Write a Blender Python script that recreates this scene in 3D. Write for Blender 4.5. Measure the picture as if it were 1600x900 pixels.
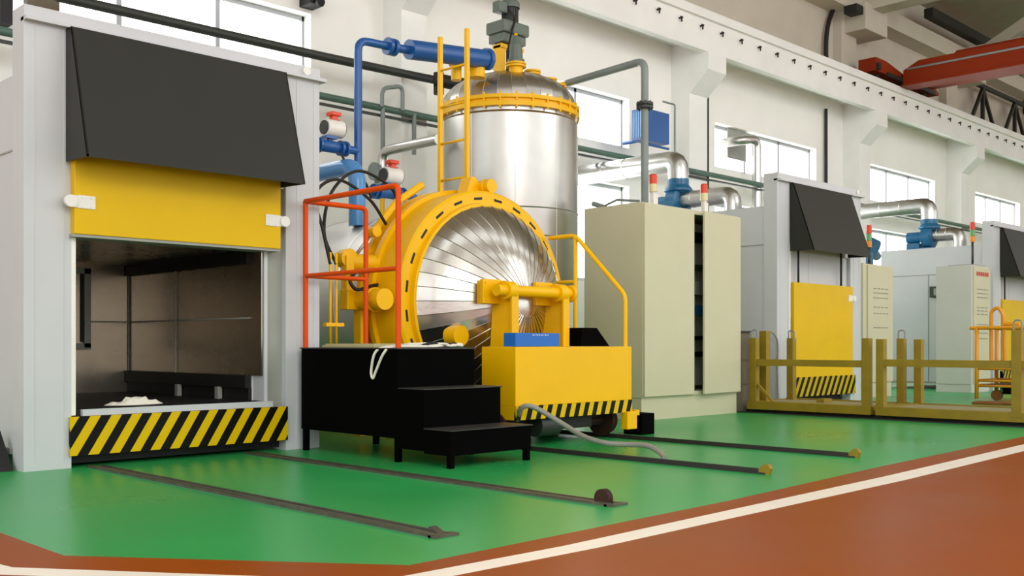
import bpy, bmesh, math, random
from mathutils import Vector, Matrix
random.seed(7)
PI = math.pi
scene = bpy.context.scene
for o in list(bpy.data.objects): bpy.data.objects.remove(o)
COL = scene.collection

# ------------------------------------------------------------ camera, world, light, exposure
F_PX, CX, CY, CAM_H, YAW = 1610.0, 800.0, 538.0, 0.85, 0.788
cam = bpy.data.cameras.new('camera')
cam.sensor_width = 36.0; cam.lens = 36.0 * F_PX / 1600.0
cam.shift_y = (CY - 450.0) / 1600.0
cam.clip_end = 300
camo = bpy.data.objects.new('camera', cam); COL.objects.link(camo)
camo.location = (0, 0, CAM_H); camo.rotation_euler = (PI / 2, 0, YAW - PI / 2)
scene.camera = camo

world = bpy.data.worlds.new('daylight'); scene.world = world; world.use_nodes = True
bg = world.node_tree.nodes['Background']
bg.inputs[0].default_value = (0.98, 0.99, 1.0, 1); bg.inputs[1].default_value = 1.85

# the sky is brighter on the far side of the window wall (+Y)
wn = world.node_tree; wtc = wn.nodes.new('ShaderNodeTexCoord'); wsx = wn.nodes.new('ShaderNodeSeparateXYZ')
wn.links.new(wtc.outputs['Generated'], wsx.inputs[0])
wmr = wn.nodes.new('ShaderNodeMapRange'); wmr.inputs['From Min'].default_value = 0.0; wmr.inputs['From Max'].default_value = 0.6
wmr.inputs['To Min'].default_value = 1.8; wmr.inputs['To Max'].default_value = 7.0
wn.links.new(wsx.outputs['Y'], wmr.inputs['Value']); wn.links.new(wmr.outputs['Result'], bg.inputs[1])

def area(name, loc, target, sx, sy, power, color=(1, 1, 1)):
    l = bpy.data.lights.new(name, 'AREA'); l.shape = 'RECTANGLE'; l.size = sx; l.size_y = sy
    l.energy = power; l.color = color
    o = bpy.data.objects.new(name, l); COL.objects.link(o); o.location = loc
    o.rotation_euler = (Vector(target) - Vector(loc)).to_track_quat('-Z', 'Y').to_euler()
    return o
area('unseen_light', (1.0, -3.0, 6.5), (8, 7.5, 1.0), 3.0, 3.0, 280, (1, .98, .95))  # area light added in place of unseen windows across the hall
area('unseen_light', (14.0, -2.0, 7.5), (17, 8, 1.0), 3.0, 3.0, 260, (1, .98, .95))  # second added area light, aimed at the farther ovens
area('unseen_light', (3.2, -1.5, 2.2), (3.9, 9.0, 1.0), .25, .25, 9, (1, .80, .58))  # unseen small warm lamp that gives the glints in the oven lining

scene.view_settings.view_transform = 'Standard'
scene.view_settings.look = 'None'
scene.view_settings.exposure = 0.0
scene.view_settings.gamma = 1.0
scene.view_settings.use_curve_mapping = False

# ------------------------------------------------------------ helpers
_R = Vector((math.sin(YAW), -math.cos(YAW), 0)); _F = Vector((math.cos(YAW), math.sin(YAW), 0))
def at(ax, v, px, py):
    """world point on the plane ax=v seen at photo position px,py"""
    d = _F + _R * ((px - CX) / F_PX) + Vector((0, 0, (CY - py) / F_PX))
    i = 'XYZ'.index(ax); c = Vector((0, 0, CAM_H)); return c + d * ((v - c[i]) / d[i])

def lin(h):
    h = h.lstrip('#'); out = []
    for i in (0, 2, 4):
        c = int(h[i:i + 2], 16) / 255.0
        out.append(c / 12.92 if c <= .04045 else ((c + .055) / 1.055) ** 2.4)
    return (*out, 1)

def mat(name, color, rough=.5, metal=0.0, noise=.06, nscale=3.0, bump=0.0, bscale=40.0, spec=.5, rvar=0.0):
    m = bpy.data.materials.new(name); m.use_nodes = True
    nt = m.node_tree; b = nt.nodes['Principled BSDF']
    c = lin(color) if isinstance(color, str) else color
    b.inputs['Roughness'].default_value = rough; b.inputs['Metallic'].default_value = metal
    b.inputs['Specular IOR Level'].default_value = spec
    tc = nt.nodes.new('ShaderNodeTexCoord')
    n = nt.nodes.new('ShaderNodeTexNoise'); n.inputs['Scale'].default_value = nscale; n.inputs['Detail'].default_value = 5
    nt.links.new(tc.outputs['Object'], n.inputs['Vector'])
    r = nt.nodes.new('ShaderNodeMapRange')
    r.inputs['From Min'].default_value = .3; r.inputs['From Max'].default_value = .7
    r.inputs['To Min'].default_value = 1 - noise; r.inputs['To Max'].default_value = 1 + noise
    nt.links.new(n.outputs['Fac'], r.inputs['Value'])
    mx = nt.nodes.new('ShaderNodeVectorMath'); mx.operation = 'SCALE'
    mx.inputs[0].default_value = c[:3]
    nt.links.new(r.outputs['Result'], mx.inputs['Scale'])
    nt.links.new(mx.outputs['Vector'], b.inputs['Base Color'])
    if rvar:
        r2 = nt.nodes.new('ShaderNodeMapRange'); r2.inputs['From Min'].default_value = .3; r2.inputs['From Max'].default_value = .7
        r2.inputs['To Min'].default_value = max(.02, rough - rvar); r2.inputs['To Max'].default_value = rough + rvar
        nt.links.new(n.outputs['Fac'], r2.inputs['Value']); nt.links.new(r2.outputs['Result'], b.inputs['Roughness'])
    if bump:
        n2 = nt.nodes.new('ShaderNodeTexNoise'); n2.inputs['Scale'].default_value = bscale; n2.inputs['Detail'].default_value = 3
        nt.links.new(tc.outputs['Object'], n2.inputs['Vector'])
        bp = nt.nodes.new('ShaderNodeBump'); bp.inputs['Strength'].default_value = bump; bp.inputs['Distance'].default_value = .02
        nt.links.new(n2.outputs['Fac'], bp.inputs['Height']); nt.links.new(bp.outputs['Normal'], b.inputs['Normal'])
    return m

def stripes(name, period, lean, c1='#d8b400', c2='#0b0b08', rough=.45):
    m = mat(name, c1, rough, spec=.15); nt = m.node_tree; b = nt.nodes['Principled BSDF']
    tc = nt.nodes.new('ShaderNodeTexCoord'); s = nt.nodes.new('ShaderNodeSeparateXYZ')
    nt.links.new(tc.outputs['Object'], s.inputs[0])
    mul = nt.nodes.new('ShaderNodeMath'); mul.operation = 'MULTIPLY'; mul.inputs[1].default_value = lean
    nt.links.new(s.outputs['Z'], mul.inputs[0])
    sub = nt.nodes.new('ShaderNodeMath'); sub.operation = 'SUBTRACT'
    nt.links.new(s.outputs['X'], sub.inputs[0]); nt.links.new(mul.outputs[0], sub.inputs[1])
    ady = nt.nodes.new('ShaderNodeMath'); ady.operation = 'ADD'
    nt.links.new(sub.outputs[0], ady.inputs[0]); nt.links.new(s.outputs['Y'], ady.inputs[1])
    dv = nt.nodes.new('ShaderNodeMath'); dv.operation = 'DIVIDE'; dv.inputs[1].default_value = period
    nt.links.new(ady.outputs[0], dv.inputs[0])
    fr = nt.nodes.new('ShaderNodeMath'); fr.operation = 'FRACT'; nt.links.new(dv.outputs[0], fr.inputs[0])
    gt = nt.nodes.new('ShaderNodeMath'); gt.operation = 'GREATER_THAN'; gt.inputs[1].default_value = .5
    nt.links.new(fr.outputs[0], gt.inputs[0])
    mx = nt.nodes.new('ShaderNodeMix'); mx.data_type = 'RGBA'
    mx.inputs[6].default_value = lin(c1); mx.inputs[7].default_value = lin(c2)
    nt.links.new(gt.outputs[0], mx.inputs[0]); nt.links.new(mx.outputs[2], b.inputs['Base Color'])
    return m

M = dict(
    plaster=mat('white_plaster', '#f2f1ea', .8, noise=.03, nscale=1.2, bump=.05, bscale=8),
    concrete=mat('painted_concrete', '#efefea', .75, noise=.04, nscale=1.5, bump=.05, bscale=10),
    upper=mat('dull_beige_concrete', '#c9c3b2', .8, noise=.05, nscale=1.5),  # duller beige than the plaster, for upper wall, trusses and eaves beam
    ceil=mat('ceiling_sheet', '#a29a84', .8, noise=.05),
    green=mat('green_floor_paint', '#2a9c50', .30, noise=.06, nscale=.7, bump=.004, bscale=3, rvar=.04, spec=.28),
    red=mat('red_floor_paint', '#8e4204', .38, noise=.07, nscale=.8, bump=.004, bscale=3, rvar=.05, spec=.1),
    line=mat('white_floor_line', '#f0e6d6', .4, noise=.03, nscale=4),
    oven=mat('light_grey_enamel', '#c3c5c6', .42, noise=.02),
    ovendk=mat('grey_edge_trim', '#96988f', .45),
    hood=mat('black_hood_sheet', '#272720', .5, noise=.04, spec=.3),
    yellow=mat('yellow_enamel', '#dfb400', .42, noise=.03, spec=.2),
    yel2=mat('machine_yellow', '#f0b800', .36, noise=.03, spec=.28),
    yeld=mat('worn_yellow', '#8c7409', .55, noise=.14, nscale=6),
    yelo=mat('orange_yellow', '#e0950c', .45, noise=.08),
    black=mat('black_sheet', '#020202', .75, noise=.1, spec=.04),
    blackr=mat('black_rubber', '#141412', .6),
    tread=mat('dark_step_tread', '#2d2b28', .5, noise=.2, nscale=14),
    steel=mat('polished_steel', '#cdcac2', .22, 1.0, noise=.03, bump=.10, bscale=5, rvar=.05),
    steel2=mat('brushed_steel', '#c2c0b9', .32, 1.0, noise=.04, nscale=5, bump=.04, bscale=3),
    steel3=mat('satin_steel', '#eceae4', .42, .85, noise=.03, nscale=5),
    duct=mat('galvanised_duct', '#c4c4c0', .30, 1.0, noise=.06, nscale=8),
    inner=mat('oven_lining_steel', '#aba293', .27, 1.0, noise=.08, nscale=2.5, rvar=.03),
    innerdk=mat('dark_scale_steel', '#1b1915', .6, .3, noise=.2),
    orange=mat('orange_rail_paint', '#d84a00', .45, spec=.2, noise=.06),
    crane=mat('crane_orange', '#8a2a02', .5, noise=.06, nscale=2, spec=.25),
    blue=mat('blue_pipe_paint', '#1c5697', .32, noise=.08),
    blueb=mat('bright_blue_box', '#0064bd', .4, noise=.03),
    bluel=mat('light_blue_pipe', '#4f8bc4', .25, noise=.08),
    teal=mat('blue_fan_paint', '#175f86', .35, noise=.12, nscale=9),
    gpipe=mat('green_grey_pipe', '#4e6a5c', .4, noise=.1),
    spipe=mat('grey_pipe', '#7c8783', .4, noise=.08),
    bpipe=mat('dark_pipe', '#2c2f29', .5, noise=.1),
    motor=mat('motor_grey_green', '#5f6a60', .45, noise=.06),
    cab=mat('beige_cabinet_enamel', '#c9c4a4', .45, noise=.02),
    cabl=mat('pale_grey_cabinet', '#c3c3b9', .45, noise=.02),
    white=mat('white_plastic', '#e8e6de', .4),
    cream=mat('cream_plastic', '#ddd2a0', .4),
    redcap=mat('orange_red_plastic', '#d83c0c', .35),
    greencap=mat('green_plastic', '#62a05a', .35),
    ambercap=mat('amber_plastic', '#e08812', .35),
    rail=mat('rail_steel', '#5d5a4c', .45, .6, noise=.25, nscale=14),
    rust=mat('rusty_wheel', '#3a1d12', .7, .3, noise=.3, nscale=12),
    hose=mat('grey_hose', '#8b8a80', .4, noise=.08),
    cloth=mat('off_white_cloth', '#e4e0cf', .85, noise=.06),
    frame=mat('window_frame_grey', '#a9adb0', .5),
    steelblk=mat('dark_truss_steel', '#24221c', .6),
    deck=mat('dusty_deck_plate', '#8d8761', .6, noise=.15, nscale=9),
    board=mat('brown_board', '#6b6250', .7, noise=.1),
    tray=mat('beige_tray', '#b0a77a', .6, noise=.08),
    matted=mat('orange_brown_mat', '#7e4a16', .8, noise=.25, nscale=9),
    redtxt=mat('red_print', '#c8503c', .6), greytxt=mat('grey_print', '#8f8f80', .6),
    screen=mat('dark_screen', '#2b332b', .3),
)
M['stripe'] = stripes('hazard_stripes', .150, .62)
M['stripe2'] = stripes('hazard_stripes_steep', .118, .33)
M['stripe3'] = stripes('hazard_stripes_worn', .150, .62, '#c0a20c')
gl = bpy.data.materials.new('window_glass'); gl.use_nodes = True
nt = gl.node_tree; nt.nodes.remove(nt.nodes['Principled BSDF'])
tr = nt.nodes.new('ShaderNodeBsdfTransparent'); gg = nt.nodes.new('ShaderNodeBsdfGlossy'); gg.inputs['Roughness'].default_value = .05
ms = nt.nodes.new('ShaderNodeMixShader'); ms.inputs[0].default_value = .05
nt.links.new(tr.outputs[0], ms.inputs[1]); nt.links.new(gg.outputs[0], ms.inputs[2])
nt.links.new(ms.outputs[0], nt.nodes['Material Output'].inputs['Surface'])
M['glass'] = gl

_w = {}
class B:
    """collects shapes given in world coordinates; link() makes one mesh object of them"""
    def __init__(s): s.bm = bmesh.new(); s.mi = 0
    def _new(s, verts, faces, smooth=False):
        vs = [s.bm.verts.new(v) for v in verts]
        for f in faces:
            try:
                fc = s.bm.faces.new([vs[i] for i in f]); fc.smooth = smooth; fc.material_index = s.mi
            except ValueError: pass
        return vs
    def box(s, x0, x1, y0, y1, z0, z1, bev=0.0):
        x0, x1 = sorted((x0, x1)); y0, y1 = sorted((y0, y1)); z0, z1 = sorted((z0, z1))
        vs = s._new([(x, y, z) for x in (x0, x1) for y in (y0, y1) for z in (z0, z1)],
                    [(0, 1, 3, 2), (4, 6, 7, 5), (0, 4, 5, 1), (2, 3, 7, 6), (0, 2, 6, 4), (1, 5, 7, 3)])
        if bev:
            es = list({e for v in vs for e in v.link_edges})
            bmesh.ops.bevel(s.bm, geom=es, offset=min(bev, .45 * min(x1 - x0, y1 - y0, z1 - z0)), segments=2, profile=.6, affect='EDGES')
        return s
    def prism(s, poly, ax, a, b):
        """poly: 2D points in the plane normal to ax"""
        def P(p, v): return {'X': (v, p[0], p[1]), 'Y': (p[0], v, p[1]), 'Z': (p[0], p[1], v)}[ax]
        n = len(poly)
        s._new([P(p, a) for p in poly] + [P(p, b) for p in poly],
               [tuple(range(n)), tuple(range(2 * n - 1, n - 1, -1))] + [(i, (i + 1) % n, n + (i + 1) % n, n + i) for i in range(n)])
        return s
    def tube(s, pts, r, n=14, cap=True, r2=None):
        pts = [Vector(p) for p in pts]; rings = []
        up = None
        for i, p in enumerate(pts):
            t = (pts[min(i + 1, len(pts) - 1)] - pts[max(i - 1, 0)]).normalized()
            if up is None:
                up = Vector((0, 0, 1)) if abs(t.z) < .9 else Vector((1, 0, 0))
            u = (up - t * up.dot(t)).normalized(); v = t.cross(u); up = u
            rr = r if r2 is None else r + (r2 - r) * i / (len(pts) - 1)
            rings.append([s.bm.verts.new(p + (u * math.cos(2 * PI * k / n) + v * math.sin(2 * PI * k / n)) * rr) for k in range(n)])
        for a, b in zip(rings, rings[1:]):
            for k in range(n):
                f = s.bm.faces.new((a[k], a[(k + 1) % n], b[(k + 1) % n], b[k])); f.smooth = True; f.material_index = s.mi
        if cap:
            for rg in (rings[0][::-1], rings[-1]):
                f = s.bm.faces.new(rg); f.material_index = s.mi
        return s
    def pipe(s, pts, r, bend=None, n=14, seg=6):
        """straight runs joined with rounded elbows"""
        bend = bend or r * 2.2; pts = [Vector(p) for p in pts]; out = [pts[0]]
        for a, b, c in zip(pts, pts[1:], pts[2:]):
            d1 = (a - b); d2 = (c - b); l = min(bend, d1.length * .48, d2.length * .48)
            p0 = b + d1.normalized() * l; p1 = b + d2.normalized() * l
            for k in range(seg + 1):
                t = k / seg; out.append(p0 * (1 - t) ** 2 + b * 2 * t * (1 - t) + p1 * t * t)
        out.append(pts[-1]); return s.tube(out, r, n)
    def curve(s, pts, r, n=10, seg=8):
        P = [Vector(p) for p in pts]; P = [P[0] * 2 - P[1]] + P + [P[-1] * 2 - P[-2]]; out = []
        for i in range(1, len(P) - 2):
            for k in range(seg):
                t = k / seg; a, b, c, d = P[i - 1:i + 3]
                out.append(.5 * ((2 * b) + (c - a) * t + (2 * a - 5 * b + 4 * c - d) * t * t + (3 * b - a - 3 * c + d) * t ** 3))
        out.append(P[-2]); return s.tube(out, r, n)
    def cyl(s, a, b, r, n=24, r2=None): return s.tube([a, b], r, n, True, r2)
    def bar(s, a, b, w, h=None):
        """square bar between two points"""
        a, b = Vector(a), Vector(b); h = h or w; t = (b - a).normalized()
        up = Vector((0, 0, 1)) if abs(t.z) < .95 else Vector((0, 1, 0))
        sd = t.cross(up).normalized() * w / 2; u = sd.cross(t).normalized() * h / 2
        vs = [p + q for p in (a, b) for q in (-sd - u, sd - u, sd + u, -sd + u)]
        s._new(vs, [(0, 1, 2, 3), (7, 6, 5, 4), (0, 4, 5, 1), (1, 5, 6, 2), (2, 6, 7, 3), (3, 7, 4, 0)]); return s
    def lathe(s, prof, origin, axis='Z', n=48, smooth=True, closed=False):
        """prof: (radius, height along axis)"""
        O = Vector(origin); rings = []
        def pt(r, h, a):
            c, d = r * math.cos(a), r * math.sin(a)
            return O + {'Z': Vector((c, d, h)), 'Y': Vector((c, h, d)), 'X': Vector((h, c, d))}[axis]
        for r, h in prof:
            if r < 1e-5: rings.append([s.bm.verts.new(pt(0, h, 0))])
            else: rings.append([s.bm.verts.new(pt(r, h, 2 * PI * k / n)) for k in range(n)])
        pr = list(zip(rings, rings[1:])) + ([(rings[-1], rings[0])] if closed else [])
        for a, b in pr:
            for k in range(n):
                q = [a[k % len(a)], a[(k + 1) % len(a)], b[(k + 1) % len(b)], b[k % len(b)]]
                u = []
                for v in q:
                    if v not in u: u.append(v)
                if len(u) > 2:
                    try:
                        f = s.bm.faces.new(u); f.smooth = smooth; f.material_index = s.mi
                    except ValueError: pass
        return s
    def crease_meridians(s, origin, axis='Y'):
        O = Vector(origin); i = 'XYZ'.index(axis)
        def rad(v):
            d = v.co - O; d[i] = 0; return d.length
        for e in s.bm.edges:
            if abs(rad(e.verts[0]) - rad(e.verts[1])) > 1e-5: e.smooth = False
        return s
    def link(s, name, m, parent=None, label=None, rot=None):
        bm = s.bm; bmesh.ops.recalc_face_normals(bm, faces=bm.faces)
        for e in bm.edges:
            if len(e.link_faces) == 2 and e.calc_face_angle(0) > .6: e.smooth = False
        mn = Vector([min(v.co[i] for v in bm.verts) for i in range(3)]); mx = Vector([max(v.co[i] for v in bm.verts) for i in range(3)])
        c = (mn + mx) / 2; c.z = mn.z
        bmesh.ops.translate(bm, verts=bm.verts, vec=-c)
        me = bpy.data.meshes.new(name); bm.to_mesh(me); bm.free()
        for q in (m if isinstance(m, (list, tuple)) else [m]): me.materials.append(M[q])
        o = bpy.data.objects.new(name, me); COL.objects.link(o)
        w = Vector((0, 0, 0))
        if parent is not None: o.parent = parent; w = _w[parent.name]
        o.location = c - w; _w[o.name] = c
        if label: o['label'] = label
        return o
def thing(name, label, cat, loc, group=None):
    o = bpy.data.objects.new(name, None); COL.objects.link(o); o.empty_display_size = .2
    o.location = loc; _w[o.name] = Vector(loc); o['label'] = label; o['category'] = cat
    if group: o['group'] = group
    return o
def tag(o, label, cat, group=None, kind=None):
    o['label'] = label; o['category'] = cat
    if group: o['group'] = group
    if kind: o['kind'] = kind
    return o
def struct(o, label=None):
    o['kind'] = 'structure'
    if label: o['label'] = label
    return o
def copy_tree(o, parent=None):
    c = o.copy(); COL.objects.link(c); c.parent = parent
    for ch in o.children: copy_tree(ch, c)
    return c
def copy_to(o, delta, label, group=None):
    c = copy_tree(o); c.location = o.location + Vector(delta); c['label'] = label
    if group: c['group'] = group
    return c

# ------------------------------------------------------------ setting
# painted floor: three paints laid side by side
def flat(name, polys, z0, z1, m):
    b = B()
    for p in polys: b.prism(p, 'Z', z0, z1)
    return b.link(name, m)
GX = [(1.643, 12.0), (1.643, 4.93), (1.646, 4.212), (2.518, 3.09), (4.795, 3.141), (6.919, 3.276), (10.05, 3.407), (46, 5.0), (46, 12.0)]
WU = [(1.30, 12.0), (1.30, 4.93), (1.42, 4.13), (2.28, 2.965), (3.217, 2.928), (6.348, 3.01), (9.277, 3.145), (46, 4.65)]
WL = [(1.20, 12.0), (1.20, 4.93), (1.32, 4.06), (2.23, 2.845), (3.3, 2.80), (6.32, 2.84), (9.0, 2.955), (46, 4.4)]
def band(a, b):  # ribbon between two polylines of equal length
    return [[a[i], a[i + 1], b[i + 1], b[i]] for i in range(len(a) - 1)]
struct(flat('floor', [GX], -.06, 0, 'green'), 'glossy green painted floor around the machines')
GXl = GX[:4] + [GX[4], GX[5], GX[6], GX[7]]
struct(flat('floor', band(GXl, WU), -.06, 0, 'red'), 'red brown painted border between green floor and white line')
struct(flat('floor', band(WU, WL), -.06, 0, 'line'), 'white line painted on the floor')
red = [[(-10, 12), (1.20, 12.0), (1.20, 4.93), (-10, 4.93)], [(-10, 4.93), (1.2, 4.93), (1.32, 4.06), (-10, 4.06)],
       [(-10, 4.06), (1.32, 4.06), (2.23, 2.845), (-10, 2.845)], [(-10, 2.845), (2.23, 2.845), (3.3, 2.8), (3.3, -14), (-10, -14)],
       [(3.3, 2.8), (6.32, 2.84), (6.32, -14), (3.3, -14)], [(6.32, 2.84), (9.0, 2.955), (9.0, -14), (6.32, -14)],
       [(9.0, 2.955), (46, 4.4), (46, -14), (9.0, -14)]]
struct(flat('floor', red, -.06, 0, 'red'), 'red brown glossy painted aisle floor in front')

# back wall with real openings
WY = 11.2
wins = [(3.83, 7.5), (10.33, 14.0), (16.6, 20.45), (22.93, 26.6), (29.27, 32.7), (35.6, 39.2)]
xs = sorted({-10, 46, *[v for w in wins for v in w]})
ZB = [0, 1.9, 3.58, 4.23, 5.09, 9.4]
low = {(10.33, 14.0), (16.6, 20.45), (22.93, 26.6), (29.27, 32.7)}
b = B()
for x0, x1 in zip(xs, xs[1:]):
    for i, (z0, z1) in enumerate(zip(ZB, ZB[1:])):
        if i == 4: z1 = 6.3
        if (x0, x1) in wins and (i == 3 or (i == 1 and (x0, x1) in low)): continue
        b.box(x0, x1, WY, WY + .3, z0, z1)
struct(b.link('wall_back', 'plaster'), 'white plastered long wall with two rows of windows')
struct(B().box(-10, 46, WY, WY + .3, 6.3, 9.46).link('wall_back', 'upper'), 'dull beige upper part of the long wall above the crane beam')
n = 0
for x0, x1 in wins:
    for z0, z1 in ([(4.23, 5.09)] + ([(1.9, 3.58)] if (x0, x1) in low else [])):
        n += 1
        root = thing('window_%d' % n, 'bright three-pane window in white wall', 'window', ((x0 + x1) / 2, WY + .2, z0)); root['kind'] = 'structure'
        b = B(); yw = WY + .19
        for k in range(4):
            xx = x0 + (x1 - x0) * k / 3; b.box(xx - .03, xx + .03, yw - .03, yw + .03, z0, z1)
        for zz in (z0 + .03, z1 - .03): b.box(x0, x1, yw - .03, yw + .03, zz - .03, zz + .03)
        b.link('window_frame', 'frame', root)
        for k in range(3):
            a0 = x0 + (x1 - x0) * k / 3 + .03; a1 = x0 + (x1 - x0) * (k + 1) / 3 - .03
            B().box(a0, a1, yw - .005, yw + .005, z0 + .06, z1 - .06).link('pane', 'glass', root)
b = B().box(46, 46.3, -14, 11.5, 0, 10.5); struct(b.link('wall_right', 'plaster'), 'far end wall of the hall')

# columns with corbels carrying the runway beam
cols = [(2.2, 2.66), (8.66, 9.10), (15.21, 15.76), (21.65, 22.17), (27.3, 27.80), (33.3, 33.8), (39.3, 39.8)]
cl = ['white concrete column with corbel at the far left behind the ovens', 'white concrete column with corbel behind the ladder and tank', 'white concrete column with corbel right of the blue heater',
      'white concrete column with corbel behind the middle oven', 'white concrete column with corbel before the last visible windows', 'white concrete column at far right', 'white concrete column nearest the end wall']
for (x0, x1), lb in zip(cols, cl):
    root = thing('concrete_column', lb, 'column', ((x0 + x1) / 2, 11, 0), 'columns along the wall')
    B().box(x0, x1, 10.8, WY, 0, 6.25).link('shaft', 'concrete', root)
    B().prism([(10.8, 5.33), (10.4, 5.69), (10.4, 6.0), (10.56, 6.0), (10.56, 6.25), (10.8, 6.25)], 'X', x0 - .0, x1 + .01).link('corbel', 'concrete', root)
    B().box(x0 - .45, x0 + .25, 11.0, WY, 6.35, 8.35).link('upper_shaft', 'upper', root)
    root['kind'] = 'structure'
# runway beam
root = thing('runway_beam', 'long white concrete crane beam running along the wall on corbels', 'beam', (18, 10.6, 6.0)); root['kind'] = 'structure'
b = B().box(-10, 46, 10.42, 10.56, 6.0, 6.7).box(-10, 46, 10.56, 10.78, 6.25, 6.7)
b.box(-10, 46, 10.78, 11.2, 6.25, 6.35).box(-10, 46, 10.36, 10.42, 6.55, 6.7)
b.link('beam_body', 'concrete', root)
B().box(-10, 46, 10.52, 10.60, 6.7, 6.76).link('crane_rail', 'steelblk', root)
x = 11.9
while x < 33:
    bb = B(); bb.cyl((x, 10.42, 6.40), (x, 10.37, 6.40), .018, 8); bb.box(x - .03, x + .03, 10.36, 10.38, 6.39, 6.42)
    bb.box(x - .01, x + .01, 10.36, 10.38, 6.33, 6.40)
    bb.link('bolt', 'steelblk', root); x += .62
# roof
cz = lambda y: 9.4 + (11.5 - y) * 3.2 / 25.5
b = B()
for ya, yb in ((3.2, 11.5), (-1.8, 1.2), (-7.0, -3.8), (-14, -9.4)): b.prism([(ya, cz(ya)), (ya, cz(ya) + .3), (yb, cz(yb) + .3), (yb, cz(yb))], 'X', -10, 46)  # gaps between the roof strips are added, out of view, to let daylight in
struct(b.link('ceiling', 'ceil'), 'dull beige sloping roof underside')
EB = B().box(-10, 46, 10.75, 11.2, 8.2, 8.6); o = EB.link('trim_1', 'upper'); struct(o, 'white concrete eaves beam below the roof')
b = B().bar((-10, 10.9, 7.05), (46, 10.9, 7.05), .04); 
for i, xc in enumerate([21.9, 27.7, 33.4]):
    root = thing('roof_truss', ['pale concrete roof truss above the orange crane', 'second pale roof truss behind the crane girder', 'third pale roof truss at far right'][i], 'roof truss', (xc, 11, 8.2), 'roof trusses')
    root['kind'] = 'structure'
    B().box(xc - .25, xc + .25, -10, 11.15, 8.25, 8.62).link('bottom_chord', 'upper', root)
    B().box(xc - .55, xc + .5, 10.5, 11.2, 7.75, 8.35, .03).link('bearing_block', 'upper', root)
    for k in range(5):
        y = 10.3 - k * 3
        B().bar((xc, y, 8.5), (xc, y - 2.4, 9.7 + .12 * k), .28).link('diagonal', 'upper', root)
root = thing('roof_bracing', 'dark steel lattice bracing high on the wall at far right', 'bracing', (31, 10.9, 7)); root['kind'] = 'structure'
B().bar((24.8, 10.6, 8.9), (46, 10.6, 8.9), .22).link('top_chord', 'steelblk', root)
B().bar((27.9, 10.9, 7.9), (46, 10.9, 7.9), .10).link('bottom_chord', 'steelblk', root)
for k in range(5):
    x = 29.0 + k * 2.4
    B().bar((x, 10.9, 7.85), (x - .9, 10.9, 6.75), .08).bar((x, 10.9, 7.85), (x + .9, 10.9, 6.75), .08).bar((x, 10.9, 7.85), (x, 10.9, 6.75), .09).link('lattice_web', 'steelblk', root)

# overhead crane
root = thing('overhead_crane', 'orange overhead travelling crane resting on the runway beam', 'crane', (23.4, 10.3, 6.76))
b = B().prism([(21.5, 6.84), (21.5, 7.13), (22.0, 7.13), (23.0, 6.98), (24.6, 6.98), (24.8, 6.9), (24.8, 6.84)], 'Y', 10.35, 10.75); b.link('end_carriage', 'crane', root)
B().prism([(10.3, 6.72), (10.3, 7.05), (9.95, 7.22), (-9, 7.22), (-9, 6.72)], 'X', 22.75, 23.1).link('near_girder', 'crane', root)
B().box(22.68, 23.17, -9, 10.3, 6.68, 6.72).link('bottom_flange', 'crane', root)
B().prism([(10.3, 6.9), (10.3, 7.05), (9.6, 7.62), (-9, 7.62), (-9, 6.9)], 'X', 24.0, 24.35).link('far_girder', 'crane', root)
B().tube([(22.73, 10.2, 7.06), (22.73, -9, 7.06)], .025, 8).link('conduit', 'frame', root)
for x in (21.9, 24.3):
    B().cyl((x, 10.48, 6.86), (x, 10.62, 6.86), .11, 20).link('travel_wheel', 'steelblk', root)
B().box(21.52, 21.62, 10.28, 10.35, 6.86, 7.0).box(22.0, 24.5, 10.3, 10.35, 6.80, 6.88).link('cable_chain', 'steelblk', root)

# wall pipes and conduits
o = B().tube([(-9, 10.72, 3.93), (46, 10.72, 3.93)], .045).link('wall_pipe', 'gpipe'); tag(o, 'long green-grey pipe running along the white wall below the windows', 'pipe')
o = B().box(-9, 46, 10.74, 10.80, 3.83, 3.855).link('cable_tray', 'bpipe'); tag(o, 'thin dark cable tray under the long green wall pipe', 'cable tray')
p0 = at('Y', 10.68, 88, -6); p1 = at('Y', 10.3, 690, 127)
o = B().pipe([p0, at('Y', 10.68, 498, 87), at('Y', 10.68, 640, 117), (p1.x, 10.3, p1.z)], .055).link('dark_pipe', 'bpipe'); tag(o, 'dark pipe sloping across the big left window towards the tank', 'pipe')
b = B().cyl((p1.x - .05, 10.3, p1.z - .18), (p1.x - .05, 10.3, p1.z + .1), .07, 12); b.cyl((p1.x - .12, 10.3, p1.z), (p1.x + .4, 9.9, p1.z - .1), .09, 12)
tag(b.link('valve', 'blackr'), 'black valve at the right end of the dark sloping pipe', 'valve')
for i, (px, y0, y1) in enumerate(((1104, 140, 345), (1292, 150, 300))):
    a = at('Y', 11.12, px, y0); c = at('Y', 11.12, px, y1)
    o = B().tube([(15.815, 10.84, 5.36), (15.815, 10.84, 3.2)] if i == 0 else [(a.x, 11.14, 6.0), (a.x, 11.14, c.z)], .035).link('cable_conduit', 'blackr')
    tag(o, ['black vertical conduit at the column edge right of the blue heater', 'black vertical conduit on the wall above the middle oven'][i], 'conduit', 'black conduits on the wall')
a = at('Y', 11.12, 1290, 87); c = at('Y', 11.12, 1307, 8)
tag(B().curve([(a.x, 11.1, 6.7), (a.x, 11.1, a.z + .4), (a.x + .25, 11.1, a.z + 1.0), (c.x + .2, 11.0, c.z + .4)], .05).link('hanging_cable', 'blackr'), 'thick black cable curving up the wall above the crane beam', 'cable')
tag(B().tube([(14.9, 11.1, 6.76), (14.9, 11.1, 7.6)], .05).link('cable_conduit', 'blackr'), 'short black conduit above the crane beam at top centre', 'conduit')
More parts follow.
